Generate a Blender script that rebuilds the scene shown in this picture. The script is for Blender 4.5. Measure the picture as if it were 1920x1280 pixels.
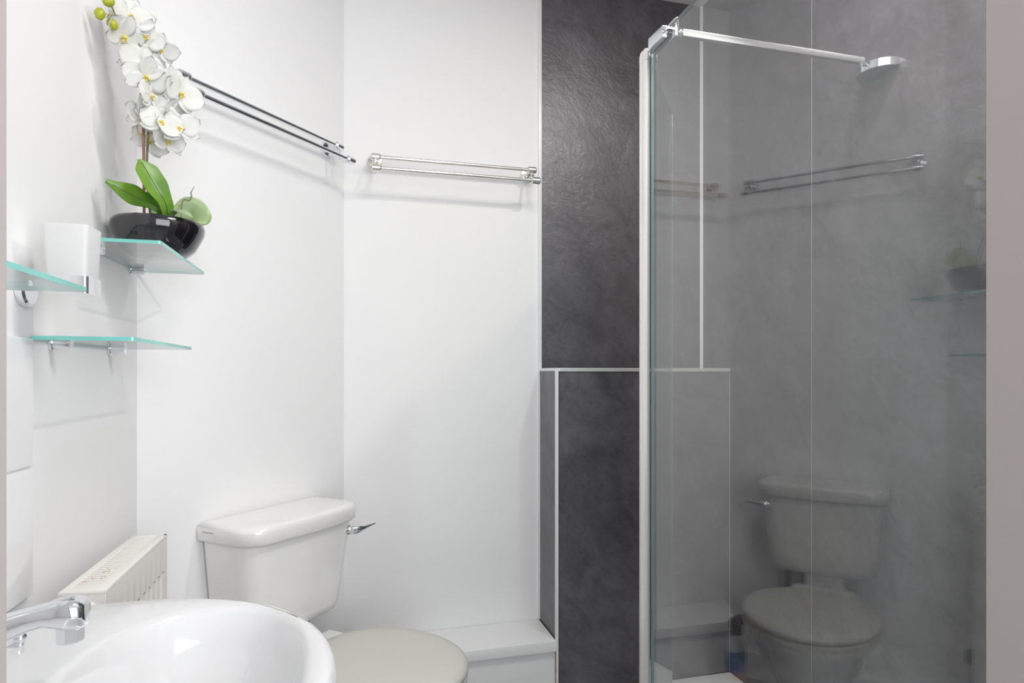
import bpy, bmesh, math, random
from mathutils import Vector, Matrix, Euler
random.seed(7)
PI = math.pi
scene = bpy.context.scene
COL = scene.collection
for o in list(bpy.data.objects): bpy.data.objects.remove(o)

# ------------------------------------------------------------------ camera
cam_d = bpy.data.cameras.new('camera'); cam = bpy.data.objects.new('camera', cam_d); COL.objects.link(cam)
cam.location = (0, 0, 1.13)
cam.rotation_euler = (PI/2, 0, -math.radians(14.92))
cam_d.sensor_fit = 'HORIZONTAL'; cam_d.sensor_width = 36.0
cam_d.lens = 1185/1920*36.0
cam_d.shift_y = 60/1920
cam_d.clip_start = 0.02
scene.camera = cam

# ------------------------------------------------------------------ world, lights, exposure
w = bpy.data.worlds.new('world'); scene.world = w; w.use_nodes = True
w.node_tree.nodes['Background'].inputs[0].default_value = (0.93, 0.95, 1.0, 1)
w.node_tree.nodes['Background'].inputs[1].default_value = 0.6

def area(name, loc, direction, sx, sy, power, color=(1, 1, 1), shape='RECTANGLE', spread=PI):
    l = bpy.data.lights.new(name, 'AREA'); l.shape = shape; l.size = sx
    if shape in ('RECTANGLE', 'ELLIPSE'): l.size_y = sy
    l.energy = power; l.color = color; l.spread = spread
    o = bpy.data.objects.new(name, l); COL.objects.link(o); o.location = loc
    o.rotation_euler = Vector(direction).to_track_quat('-Z', 'Y').to_euler()
    return o
KEY = (1.04, 0.94)
area('downlight_and_fill', (KEY[0], KEY[1], 2.478), (0, 0, -1), 0.07, 0.07, 6.2, (1.0, 0.985, 0.96), 'DISK')
area('downlight_and_fill', (0.50, 0.74, 2.478), (0, 0, -1), 0.45, 0.45, 7.6, (1.0, 0.985, 0.96), 'DISK')  # wide soft disk added as ceiling fill to lift the left side
area('hallway_fill', (0.80, -1.10, 1.45), (-0.5, 1, -0.03), 1.6, 1.9, 31.0, (0.97, 0.98, 1.0))  # large unseen fill lamp added behind the camera to brighten the walls

vs = scene.view_settings
scene.display_settings.display_device = 'sRGB'
vs.view_transform = 'Standard'; vs.look = 'None'; vs.gamma = 1.0; vs.use_curve_mapping = False
vs.exposure = 0.40

# ------------------------------------------------------------------ materials
def nmat(name):
    m = bpy.data.materials.new(name); m.use_nodes = True
    nt = m.node_tree; b = nt.nodes['Principled BSDF']
    return m, nt, b
def noise_bump(nt, b, scale, strength, dist=0.001, detail=4, mapping=None):
    tc = nt.nodes.new('ShaderNodeTexCoord'); n = nt.nodes.new('ShaderNodeTexNoise')
    n.inputs['Scale'].default_value = scale; n.inputs['Detail'].default_value = detail
    src = tc.outputs['Object']
    if mapping:
        mp = nt.nodes.new('ShaderNodeMapping'); mp.inputs['Rotation'].default_value = mapping[0]; mp.inputs['Scale'].default_value = mapping[1]
        nt.links.new(src, mp.inputs[0]); src = mp.outputs[0]
    nt.links.new(src, n.inputs['Vector'])
    bp = nt.nodes.new('ShaderNodeBump'); bp.inputs['Strength'].default_value = strength; bp.inputs['Distance'].default_value = dist
    nt.links.new(n.outputs['Fac'], bp.inputs['Height']); nt.links.new(bp.outputs[0], b.inputs['Normal'])
    return n, bp
def plain(name, col, rough=0.5, metal=0.0, spec=0.5, bump=None, var=0.0, varscale=6.0, coat=0.0):
    m, nt, b = nmat(name)
    b.inputs['Base Color'].default_value = (*col, 1); b.inputs['Roughness'].default_value = rough
    b.inputs['Metallic'].default_value = metal; b.inputs['Specular IOR Level'].default_value = spec
    b.inputs['Coat Weight'].default_value = coat; b.inputs['Coat Roughness'].default_value = 0.03
    if bump: noise_bump(nt, b, *bump)
    if var:
        tc = nt.nodes.new('ShaderNodeTexCoord'); n = nt.nodes.new('ShaderNodeTexNoise'); n.inputs['Scale'].default_value = varscale
        nt.links.new(tc.outputs['Object'], n.inputs['Vector'])
        r = nt.nodes.new('ShaderNodeValToRGB'); r.color_ramp.elements[0].position = 0.3; r.color_ramp.elements[1].position = 0.7
        r.color_ramp.elements[0].color = (*[c*(1-var) for c in col], 1); r.color_ramp.elements[1].color = (*[min(1, c*(1+var)) for c in col], 1)
        nt.links.new(n.outputs['Fac'], r.inputs[0]); nt.links.new(r.outputs[0], b.inputs['Base Color'])
    return m

M = {}
M['wall'] = plain('white_wall_board', (0.885, 0.88, 0.88), 0.62, spec=0.18, bump=(9, 0.05, 0.002, 3), var=0.012, varscale=2.0)
M['ceiling'] = plain('white_ceiling_paint', (0.89, 0.885, 0.88), 0.7, bump=(60, 0.1, 0.001, 4))
M['frame'] = plain('painted_door_frame', (0.48, 0.435, 0.415), 0.55, spec=0.3, bump=(30, 0.08, 0.001, 3))
M['pvc'] = plain('white_pvc_trim', (0.82, 0.82, 0.83), 0.3)
M['tile'] = plain('white_glazed_tile', (0.89, 0.89, 0.90), 0.12, bump=(5, 0.05, 0.003, 2))
M['grout'] = plain('pale_grout', (0.66, 0.64, 0.62), 0.8, bump=(120, 0.3, 0.0006, 3))
M['ceramic'] = plain('white_ceramic', (0.84, 0.835, 0.825), 0.10, coat=0.6, var=0.008)
M['basin'] = plain('white_basin_glaze', (0.73, 0.73, 0.735), 0.10, coat=0.4, var=0.006)
M['cistern'] = plain('off_white_ceramic', (0.85, 0.84, 0.82), 0.14, coat=0.5, var=0.01)
M['seat'] = plain('greenish_cream_plastic', (0.64, 0.635, 0.575), 0.33, spec=0.4, bump=(200, 0.04, 0.0004, 2))
M['radiator'] = plain('cream_enamel', (0.84, 0.81, 0.76), 0.32, bump=(50, 0.04, 0.0005, 2))
M['tray'] = plain('white_acrylic', (0.80, 0.80, 0.80), 0.16, coat=0.3, bump=(20, 0.02, 0.001, 2))
M['ledge'] = plain('white_laminate', (0.87, 0.865, 0.86), 0.35, bump=(40, 0.03, 0.0005, 2))
M['chrome'] = plain('polished_chrome', (0.84, 0.85, 0.87), 0.06, metal=1.0, bump=(40, 0.01, 0.0003, 1))
M['nickel'] = plain('warm_nickel', (0.86, 0.82, 0.78), 0.09, metal=1.0, bump=(40, 0.01, 0.0003, 1))
M['satin'] = plain('satin_aluminium', (0.88, 0.88, 0.88), 0.22, metal=1.0, bump=(60, 0.02, 0.0003, 2))
M['screenframe'] = plain('polished_silver_profile', (0.92, 0.905, 0.885), 0.28, metal=0.6, var=0.01)
M['black'] = plain('black_glossy_glaze', (0.006, 0.005, 0.008), 0.04, coat=1.0, bump=(14, 0.02, 0.002, 2))
M['dark'] = plain('dark_rubber', (0.03, 0.03, 0.032), 0.6, bump=(90, 0.1, 0.0004, 2))
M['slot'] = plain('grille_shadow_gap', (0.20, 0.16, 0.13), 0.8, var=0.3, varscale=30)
M['rust'] = plain('rust_stain', (0.50, 0.27, 0.09), 0.8, var=0.3, varscale=200)
M['floor'] = plain('grey_vinyl_floor', (0.20, 0.20, 0.205), 0.45, bump=(30, 0.1, 0.001, 4), var=0.15, varscale=12)
M['stem'] = plain('green_stem', (0.16, 0.17, 0.09), 0.5, bump=(120, 0.4, 0.001, 3), var=0.4, varscale=60)
M['cane'] = plain('brown_support_cane', (0.28, 0.13, 0.085), 0.5, bump=(120, 0.3, 0.001, 3), var=0.4, varscale=30)
M['twig'] = plain('dark_twig', (0.10, 0.085, 0.09), 0.6, bump=(150, 0.3, 0.001, 3))
M['yellowstalk'] = plain('ochre_flower_stalk', (0.50, 0.33, 0.08), 0.5, bump=(150, 0.2, 0.001, 2))
M['bud'] = plain('green_bud', (0.34, 0.37, 0.02), 0.28, var=0.3, varscale=40, bump=(60, 0.1, 0.001, 2))
M['lip'] = plain('orange_yellow_lip', (0.86, 0.66, 0.16), 0.45, var=0.3, varscale=120)
M['soil'] = plain('dark_moss', (0.03, 0.035, 0.02), 0.9, bump=(80, 0.8, 0.004, 4))
M['bottle'] = plain('translucent_white_plastic', (0.55, 0.60, 0.62), 0.3, bump=(30, 0.05, 0.001, 2))
M['navy'] = plain('navy_plastic', (0.010, 0.008, 0.035), 0.3, bump=(60, 0.05, 0.0005, 2))
M['print'] = plain('grey_print', (0.33, 0.31, 0.30), 0.5, bump=(80, 0.05, 0.0002, 2))
M['joint'] = plain('grey_panel_joint', (0.30, 0.30, 0.31), 0.4, bump=(60, 0.05, 0.0005, 2))
M['rustline'] = plain('stained_sealant', (0.52, 0.40, 0.30), 0.7, var=0.5, varscale=40)
M['knob'] = plain('white_valve_plastic', (0.7, 0.7, 0.68), 0.35, bump=(60, 0.05, 0.0005, 2))

# slate effect shower panel: dark, cleft surface, diagonal grain
def slate():
    m, nt, b = nmat('dark_slate_panel')
    tc = nt.nodes.new('ShaderNodeTexCoord')
    geo = nt.nodes.new('ShaderNodeNewGeometry')
    def noise(scale, detail, sc, rot, dist=0.0, rough=0.6):
        m0 = nt.nodes.new('ShaderNodeMapping'); m0.inputs['Rotation'].default_value = rot
        nt.links.new(geo.outputs['Position'], m0.inputs[0])
        mp = nt.nodes.new('ShaderNodeMapping'); mp.inputs['Scale'].default_value = sc
        nt.links.new(m0.outputs[0], mp.inputs[0])
        n = nt.nodes.new('ShaderNodeTexNoise'); n.inputs['Scale'].default_value = scale; n.inputs['Detail'].default_value = detail
        n.inputs['Distortion'].default_value = dist; n.inputs['Roughness'].default_value = rough
        nt.links.new(mp.outputs[0], n.inputs['Vector']); return n
    rot = tuple(Vector((1, -0.9, -0.75)).rotation_difference(Vector((1, 0, 0))).to_euler())
    n1 = noise(11, 9, (0.30, 1, 1), rot, 0.45, 0.68)
    n2 = noise(55, 4, (0.30, 1, 1), rot, 1.0, 0.60)
    n3 = noise(2.3, 3, (1, 1, 1), (0.3, 0.2, 0))
    mul = nt.nodes.new('ShaderNodeMath'); mul.operation = 'MULTIPLY_ADD'; mul.inputs[1].default_value = 0.42
    nt.links.new(n2.outputs['Fac'], mul.inputs[0]); nt.links.new(n1.outputs['Fac'], mul.inputs[2])
    bp = nt.nodes.new('ShaderNodeBump'); bp.inputs['Strength'].default_value = 0.55; bp.inputs['Distance'].default_value = 0.005
    nt.links.new(mul.outputs[0], bp.inputs['Height']); nt.links.new(bp.outputs[0], b.inputs['Normal'])
    r = nt.nodes.new('ShaderNodeValToRGB'); e = r.color_ramp.elements
    e[0].position = 0.54; e[0].color = (0.054, 0.048, 0.054, 1); e[1].position = 0.90; e[1].color = (0.138, 0.127, 0.141, 1)
    nt.links.new(mul.outputs[0], r.inputs[0])
    mx = nt.nodes.new('ShaderNodeMixRGB'); mx.blend_type = 'MIX'; mx.inputs[2].default_value = (0.085, 0.074, 0.080, 1)
    mr = nt.nodes.new('ShaderNodeMapRange'); mr.inputs[1].default_value = 0.4; mr.inputs[2].default_value = 0.7; mr.inputs[4].default_value = 0.5
    nt.links.new(n3.outputs['Fac'], mr.inputs[0]); nt.links.new(mr.outputs[0], mx.inputs[0]); nt.links.new(r.outputs[0], mx.inputs[1])
    nt.links.new(mx.outputs[0], b.inputs['Base Color'])
    b.inputs['Roughness'].default_value = 0.33; b.inputs['Specular IOR Level'].default_value = 1.0
    return m
M['slate'] = slate()

# clear flat glass: a pane built as a real slab, each surface reflects by the Fresnel law and lets the rest through
def pane(name, tint, r0=0.074, rough=0.0):
    m = bpy.data.materials.new(name); m.use_nodes = True; nt = m.node_tree; nt.nodes.clear()
    out = nt.nodes.new('ShaderNodeOutputMaterial'); mix = nt.nodes.new('ShaderNodeMixShader')
    tr = nt.nodes.new('ShaderNodeBsdfTransparent'); tr.inputs[0].default_value = (*tint, 1)
    gl = nt.nodes.new('ShaderNodeBsdfGlossy'); gl.inputs['Roughness'].default_value = rough
    lw = nt.nodes.new('ShaderNodeLayerWeight'); lw.inputs[0].default_value = 0.5
    p = nt.nodes.new('ShaderNodeMath'); p.operation = 'POWER'; p.inputs[1].default_value = 3.2
    a = nt.nodes.new('ShaderNodeMath'); a.operation = 'MULTIPLY_ADD'; a.inputs[1].default_value = 1-r0; a.inputs[2].default_value = r0
    nt.links.new(lw.outputs['Facing'], p.inputs[0]); nt.links.new(p.outputs[0], a.inputs[0]); nt.links.new(a.outputs[0], mix.inputs[0])
    nt.links.new(tr.outputs[0], mix.inputs[1]); nt.links.new(gl.outputs[0], mix.inputs[2]); nt.links.new(mix.outputs[0], out.inputs[0])
    return m
M['glass'] = pane('shower_glass', (0.985, 0.995, 0.992))
M['glass2'] = pane('deflector_glass', (0.84, 0.93, 0.915), r0=0.05)
M['shelfglass'] = pane('shelf_glass', (0.945, 0.965, 0.96))
M['edge'] = plain('green_glass_edge', (0.20, 0.62, 0.56), 0.12, spec=0.8, var=0.25, varscale=9)
M['edge2'] = plain('dark_glass_edge', (0.10, 0.22, 0.20), 0.12, spec=0.8, var=0.25, varscale=3)

def frosted():
    m, nt, b = nmat('frosted_white_glass')
    b.inputs['Base Color'].default_value = (0.92, 0.92, 0.92, 1); b.inputs['Roughness'].default_value = 0.5
    tl = nt.nodes.new('ShaderNodeBsdfTranslucent'); tl.inputs[0].default_value = (0.95, 0.95, 0.95, 1)
    mx = nt.nodes.new('ShaderNodeMixShader'); mx.inputs[0].default_value = 0.45
    out = nt.nodes['Material Output']
    noise_bump(nt, b, 300, 0.1, 0.0003, 2)
    nt.links.new(b.outputs[0], mx.inputs[1]); nt.links.new(tl.outputs[0], mx.inputs[2]); nt.links.new(mx.outputs[0], out.inputs[0])
    return m
M['frosted'] = frosted()

def leafy(name, c1, c2, rough=0.3, trans=0.25, sc=14):
    m, nt, b = nmat(name)
    tc = nt.nodes.new('ShaderNodeTexCoord'); n = nt.nodes.new('ShaderNodeTexNoise'); n.inputs['Scale'].default_value = sc
    nt.links.new(tc.outputs['Object'], n.inputs['Vector'])
    r = nt.nodes.new('ShaderNodeValToRGB'); r.color_ramp.elements[0].position = 0.35; r.color_ramp.elements[1].position = 0.65
    r.color_ramp.elements[0].color = (*c1, 1); r.color_ramp.elements[1].color = (*c2, 1)
    nt.links.new(n.outputs['Fac'], r.inputs[0]); nt.links.new(r.outputs[0], b.inputs['Base Color'])
    b.inputs['Roughness'].default_value = rough
    tl = nt.nodes.new('ShaderNodeBsdfTranslucent'); nt.links.new(r.outputs[0], tl.inputs[0])
    mx = nt.nodes.new('ShaderNodeMixShader'); mx.inputs[0].default_value = trans
    out = nt.nodes['Material Output']
    nt.links.new(b.outputs[0], mx.inputs[1]); nt.links.new(tl.outputs[0], mx.inputs[2]); nt.links.new(mx.outputs[0], out.inputs[0])
    return m
M['leaf'] = leafy('green_orchid_leaf', (0.10, 0.25, 0.02), (0.22, 0.40, 0.05))
M['paleleaf'] = leafy('pale_green_leaf', (0.38, 0.52, 0.25), (0.50, 0.60, 0.36))
M['petal'] = leafy('white_petal', (0.90, 0.905, 0.87), (0.95, 0.95, 0.935), 0.55, 0.42, 40)
M['vein'] = plain('dark_leaf_vein', (0.02, 0.045, 0.01), 0.5, bump=(90, 0.2, 0.0005, 2))

def labelmat():
    m, nt, b = nmat('printed_bottle_label')
    geo = nt.nodes.new('ShaderNodeNewGeometry'); sp = nt.nodes.new('ShaderNodeSeparateXYZ'); nt.links.new(geo.outputs['Position'], sp.inputs[0])
    mr = nt.nodes.new('ShaderNodeMapRange'); mr.inputs[1].default_value = 0.09; mr.inputs[2].default_value = 0.25
    nt.links.new(sp.outputs[2], mr.inputs[0])
    r = nt.nodes.new('ShaderNodeValToRGB'); r.color_ramp.interpolation = 'CONSTANT'
    e = r.color_ramp.elements; e[0].position = 0; e[0].color = (0.55, 0.50, 0.45, 1); e[1].position = 0.62; e[1].color = (0.01, 0.20, 0.42, 1)
    x = e.new(0.35); x.color = (0.55, 0.30, 0.15, 1); x = e.new(0.48); x.color = (0.12, 0.16, 0.40, 1)
    nt.links.new(mr.outputs[0], r.inputs[0]); nt.links.new(r.outputs[0], b.inputs['Base Color']); b.inputs['Roughness'].default_value = 0.35
    return m
M['label'] = labelmat()

# ------------------------------------------------------------------ helpers
def tag(o, label=None, cat=None, group=None, kind=None):
    if label: o['label'] = label
    if cat: o['category'] = cat
    if group: o['group'] = group
    if kind: o['kind'] = kind
    return o
def thing(name, label, cat, loc, rz=0.0, group=None):
    o = bpy.data.objects.new(name, None); COL.objects.link(o); o.location = loc; o.rotation_euler = (0, 0, rz)
    o.empty_display_size = 0.05
    return tag(o, label, cat, group)
def wloc(o):
    m = Matrix.LocRotScale(o.location, o.rotation_euler, o.scale)
    return wloc(o.parent) @ m if o.parent else m
def obj(name, bm, mats, parent=None, local=False, smooth=False, label=None):
    """one mesh object. Points are in room coordinates unless local (then in the thing's own axes)."""
    bmesh.ops.recalc_face_normals(bm, faces=bm.faces)
    if parent and not local: bm.transform(wloc(parent).inverted())
    me = bpy.data.meshes.new(name); bm.to_mesh(me); bm.free()
    if not isinstance(mats, (list, tuple)): mats = [mats]
    for m in mats: me.materials.append(m)
    if smooth:
        for p in me.polygons: p.use_smooth = True
        me.set_sharp_from_angle(angle=math.radians(smooth if smooth is not True else 40))
    o = bpy.data.objects.new(name, me); COL.objects.link(o)
    if parent: o.parent = parent
    if label: o['label'] = label
    return o
def root_of(o):
    while o.parent: o = o.parent
    return o
def sub(name, bm, mats, parent, local=False, smooth=False, label=None):
    """a sub-part under a part: points as for obj"""
    if local: return obj(name, bm, mats, parent, True, smooth, label)
    return obj(name, bm, mats, parent, False, smooth, label)
def add(bm, other):
    me = bpy.data.meshes.new('t'); other.to_mesh(me); other.free(); bm.from_mesh(me); bpy.data.meshes.remove(me)
    return bm
def box(x0, x1, y0, y1, z0, z1, bev=0.0, seg=2, bm=None):
    b = bmesh.new(); bmesh.ops.create_cube(b, size=1)
    for v in b.verts:
        v.co = Vector(((x0+x1)/2+v.co.x*(x1-x0), (y0+y1)/2+v.co.y*(y1-y0), (z0+z1)/2+v.co.z*(z1-z0)))
    if bev: bmesh.ops.bevel(b, geom=list(b.edges), offset=bev, segments=seg, affect='EDGES', profile=0.6)
    return add(bm, b) if bm is not None else b
def prism(pts, z0, z1, bev=0.0, seg=2, bm=None):
    b = bmesh.new(); lo = [b.verts.new((x, y, z0)) for x, y in pts]; hi = [b.verts.new((x, y, z1)) for x, y in pts]; n = len(pts)
    b.faces.new(lo[::-1]); b.faces.new(hi)
    for i in range(n): b.faces.new((lo[i], lo[(i+1) % n], hi[(i+1) % n], hi[i]))
    if bev:
        es = [e for e in b.edges if abs(e.verts[0].co.z-e.verts[1].co.z) < 1e-6]
        bmesh.ops.bevel(b, geom=es, offset=bev, segments=seg, affect='EDGES', profile=0.6)
    return add(bm, b) if bm is not None else b
def loft(rings, cap0=True, cap1=True, bm=None, closed=True):
    b = bmesh.new(); rs = [[b.verts.new(p) for p in r] for r in rings]; n = len(rs[0])
    for a, c in zip(rs[:-1], rs[1:]):
        for i in range(n if closed else n-1):
            j = (i+1) % n
            try: b.faces.new((a[i], a[j], c[j], c[i]))
            except ValueError: pass
    if cap0: b.faces.new(rs[0][::-1])
    if cap1: b.faces.new(rs[-1])
    return add(bm, b) if bm is not None else b
def tube(path, r, n=12, bm=None):
    path = [Vector(p) for p in path]; rr = r if isinstance(r, (list, tuple)) else [r]*len(path)
    rings = []; up = Vector((0, 0, 1)); prev = None
    for i, p in enumerate(path):
        t = (path[min(i+1, len(path)-1)]-path[max(i-1, 0)]).normalized()
        if prev is None:
            a = t.orthogonal().normalized()
        else:
            a = (prev-t*prev.dot(t)).normalized()
        prev = a; c = t.cross(a)
        rings.append([p+(a*math.cos(2*PI*k/n)+c*math.sin(2*PI*k/n))*rr[i] for k in range(n)])
    return loft(rings, bm=bm)
def lathe(profile, center, axis=(0, 0, 1), n=32, bm=None, cap=True):
    """profile: (radius, height) pairs along the axis"""
    ax = Vector(axis).normalized(); a = ax.orthogonal().normalized(); c = ax.cross(a); o = Vector(center)
    rings = [[o+ax*h+(a*math.cos(2*PI*k/n)+c*math.sin(2*PI*k/n))*max(r, 1e-5) for k in range(n)] for r, h in profile]
    return loft(rings, cap, cap, bm=bm)
def bez(p0, p1, p2, p3, n=12):
    p0, p1, p2, p3 = map(Vector, (p0, p1, p2, p3)); out = []
    for i in range(n+1):
        t = i/n; u = 1-t; out.append(u*u*u*p0+3*u*u*t*p1+3*u*t*t*p2+t*t*t*p3)
    return out
def smoothpath(pts, k=6):
    pts = [Vector(p) for p in pts]; out = []
    for i in range(len(pts)-1):
        a, b, c, d = pts[max(i-1, 0)], pts[i], pts[i+1], pts[min(i+2, len(pts)-1)]
        for j in range(k):
            t = j/k; out.append(0.5*((2*b)+(c-a)*t+(2*a-5*b+4*c-d)*t*t+(3*b-a-3*c+d)*t*t*t))
    out.append(pts[-1]); return out

# ------------------------------------------------------------------ room shell
CEIL = 2.50; XL = -0.451; YB = 2.10; XR = 1.294; YD = 0.45; XP = 0.659
DA = Vector((math.sin(math.radians(42)), math.cos(math.radians(42)), 0)); NA = Vector((DA.y, -DA.x, 0)); AB = Vector((0.001, YB, 0))
def A(s, o, z=0): return AB+DA*s+NA*o+Vector((0, 0, z))
LA = A(-0.676, 0); T = 0.10
def st(name, bm, m, label=None): return tag(obj(name, bm, m), label, None, None, 'structure')
st('floor', box(-0.65, 1.45, -1.6, 2.25, -0.06, 0), M['floor'], 'grey vinyl bathroom floor')
st('ceiling', box(-0.60, 1.42, 0.30, 2.22, CEIL, CEIL+0.06), M['ceiling'], 'white painted ceiling')
st('wall_left', prism([(XL, YD-0.12), (XL, LA.y), (XL-T, LA.y+0.05), (XL-T, YD-0.12)], 0, CEIL), M['wall'], 'plain white left wall with shelves and radiator')
st('wall_diagonal', prism([(LA.x, LA.y), (AB.x, AB.y), (AB.x-0.05, AB.y+T), (LA.x-T, LA.y+0.05)], 0, CEIL), M['wall'], 'white angled wall behind the toilet')
st('wall_back', prism([(AB.x, AB.y), (XP, YB), (XP, YB+T), (AB.x-0.05, YB+T)], 0, CEIL), M['wall'], 'white back wall right of the toilet')
st('wall_shower_back', box(XP, XR, YB, YB+T, 0, CEIL), M['slate'], 'dark slate panel at back of shower')
st('wall_right', box(XR, XR+T, YD-0.12, YB+T, 0, CEIL), M['slate'], 'dark slate panelled wall inside shower')
JL, JR, DH = -0.199, 0.576, 2.32
fw = box(XL-T, JL-0.02, YD-0.12, YD, 0, CEIL); box(JR+0.02, XR+T, YD-0.12, YD, 0, CEIL, bm=fw); box(JL-0.02, JR+0.02, YD-0.12, YD, DH+0.02, CEIL, bm=fw)
st('wall_front', fw, M['wall'], 'white wall around the doorway')
df = box(JL-0.02, JL, YD-0.13, YD+0.004, 0, DH+0.02, 0.002); box(JR, JR+0.02, YD-0.13, YD+0.004, 0, DH+0.02, 0.002, bm=df)
box(JL, JR, YD-0.13, YD+0.004, DH, DH+0.02, 0.002, bm=df)
st('door_1', df, M['frame'], 'pinkish beige painted door frame in the foreground')
# trims
st('trim_1', box(XP-0.006, XP+0.006, YB-0.007, YB+0.001, 0.28, CEIL, 0.0015), M['pvc'], 'white vertical strip where slate meets white wall')
st('trim_2', prism([(XR-0.009, YB+0.001), (XR+0.001, YB+0.001), (XR+0.001, YB-0.009), (XR-0.002, YB-0.006), (XR-0.006, YB-0.002)], 1.149, CEIL), M['pvc'], 'white corner strip inside the shower')
st('trim_3', box(XR-0.0012, XR+0.001, 1.525, 1.5268, 0.11, CEIL), M['joint'], 'fine vertical joint line in slate side wall')
def skirt(p, q, nrm, h=0.10, t=0.014):
    p = Vector(p); q = Vector(q); nrm = Vector(nrm)
    return prism([(p.x, p.y), (q.x, q.y), (q.x+nrm.x*t, q.y+nrm.y*t), (p.x+nrm.x*t, p.y+nrm.y*t)], 0, h, 0.003)
st('baseboard_left', skirt((XL, YD, 0), (XL, LA.y, 0), (1, 0, 0)), M['ledge'], 'white skirting below the radiator')
st('baseboard_diagonal', skirt(A(-0.665, 0), A(-0.02, 0), NA), M['ledge'], 'white skirting behind the toilet')
# splashback tiles: 200 mm tiles, part of the left wall
tb = bmesh.new()
for i in range(3):
    for j in range(2):
        y1 = 1.083-i*0.198; z1 = 1.182-j*0.190
        box(XL, XL+0.009, y1-0.195, y1, z1-0.187, z1, 0.0025, bm=tb)
box(XL, XL+0.005, 1.083-0.594, 1.081, 0.805, 1.180, bm=tb)
tl = thing('splashback', 'two rows of white glazed tiles on left wall above the basin', 'tiles', (XL, 0.79, 0.99))
obj('tile_panel', tb, M['tile'], tl, smooth=35)

# ------------------------------------------------------------------ slate boxing (half-height) and white ledge
YF = 1.921; ZB = 1.148
bx = thing('pipe_boxing', 'half-height boxing clad in dark slate panel with white edge trims', 'boxing', ((XP+XR)/2, 2.01, 0.0))
obj('front_panel', box(XP+0.010, XR-0.001, YF, YF+0.012, 0.10, ZB-0.006), M['slate'], bx)
obj('side_panel', box(XP, XP+0.010, YF+0.004, YB-0.001, 0.10, ZB-0.006), M['slate'], bx, label='narrow slate side facing the toilet')
obj('top_board', box(XP+0.004, XR-0.001, YF+0.006, YB-0.001, ZB-0.014, ZB-0.002), M['slate'], bx)
tr = box(XP-0.002, XP+0.007, YF-0.003, YF+0.010, 0.0, ZB, 0.002)
obj('corner_trim', tr, M['pvc'], bx, label='white vertical corner trim')
obj('top_trim', box(XP+0.007, XR-0.001, YF-0.004, YF+0.010, ZB-0.012, ZB, 0.002), M['screenframe'], bx, label='silver strip along the top edge')
obj('side_top_trim', box(XP-0.003, XP+0.007, YF+0.008, YB-0.001, ZB-0.010, ZB, 0.002), M['pvc'], bx, label='white strip on top of the narrow side')
obj('wall_joint_trim', box(XR-0.0040, XR-0.001, YF-0.002, YF+0.001, 0.10, ZB-0.012, 0.0008), M['joint'], bx)

ZL = 0.277
ld = thing('boxing_ledge', 'low white boxed ledge along back wall beside the slate boxing', 'ledge', (0.33, 2.01, 0.0))
o1 = 0.155
pl = [(XP-0.003, YB-0.001), (A(0, 0.0).x+0.02, YB-0.001), (A(-0.10, 0.10).x+0.09, YF-0.010), (XP-0.003, YF-0.010)]
obj('top_board', prism(pl, ZL-0.034, ZL, 0.003), M['ledge'], ld, smooth=30)
pf = [(XP-0.003, YB-0.001), (A(0, 0.0).x+0.02, YB-0.001), (A(-0.10, 0.10).x+0.09, YF+0.004), (XP-0.003, YF+0.004)]
obj('front_panel', prism(pf, 0.0, ZL-0.034), M['ledge'], ld)
obj('sealant_bead', tube([(XP-0.004, YF-0.008, 0.01), (XP-0.004, YF-0.008, 0.245)], 0.0016, 8), M['rustline'], ld, smooth=True, label='rust-stained sealant line')

# ------------------------------------------------------------------ shower screen
G = 0.705; GT = 0.006
ss = thing('shower_screen', 'tall clear glass shower screen with silver post, clamp and brace bar', 'shower screen', (G, 0.95, 0.105))
def slab(b, face_mat_axis, tol=0.6):
    """edge faces get material 1, the two broad faces material 0"""
    for f in b.faces:
        f.normal_update(); f.material_index = 0 if abs(f.normal.dot(Vector(face_mat_axis))) > tol else 1
    return b
gp = obj('glass_panel', slab(box(G, G+GT, YD+0.002, 1.362, 0.112, 1.908), (1, 0, 0)), [M['glass'], M['edge2']], ss)
P0 = Vector((G+0.004, 1.385, 0)); P1 = Vector((0.937, 1.685, 0)); d = (P1-P0).normalized(); nn = Vector((d.y, -d.x, 0))*0.0025
q = [P0-nn, P1-nn, P1+nn, P0+nn]
obj('deflector_panel', slab(prism([(v.x, v.y) for v in q], 0.118, 1.895), nn.normalized()), [M['glass2'], M['edge2']], ss)
# post: rounded silver profile with a raised rib and a curved end cap
def post_ring(z, s=1.0):
    s = s*0.78
    cx, cy = G-0.004, 1.392
    pts = [(-0.019, -0.022), (-0.0205, -0.012), (-0.0165, -0.008), (-0.0165, 0.010), (-0.0205, 0.014), (-0.017, 0.026), (-0.006, 0.031), (0.006, 0.031), (0.010, 0.022), (0.010, -0.022), (0.004, -0.029), (-0.012, -0.029)]
    return [Vector((cx+0.002+x*s*0.62, cy-0.003+y*s*0.8, z)) for x, y in pts]
obj('hinge_post', loft([post_ring(0.112), post_ring(1.878)]), M['screenframe'], ss, smooth=25)
obj('post_cap', loft([post_ring(1.8785, 1.02), post_ring(1.897, 1.02), post_ring(1.905, 0.86), post_ring(1.909, 0.55)]), M['screenframe'], ss, smooth=35)
obj('edge_seal', box(G-0.0006, G+GT+0.0006, 1.3622, 1.3645, 0.112, 1.895), M['edge2'], ss)
obj('panel_edge_strip', prism([((P1-nn*1.1).x, (P1-nn*1.1).y), ((P1+nn*1.1).x, (P1+nn*1.1).y), ((P1+nn*1.1+d*0.0022).x, (P1+nn*1.1+d*0.0022).y), ((P1-nn*1.1+d*0.0022).x, (P1-nn*1.1+d*0.0022).y)], 0.118, 1.895), M['satin'], ss)
cl = thing  # (clamp below)
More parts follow.
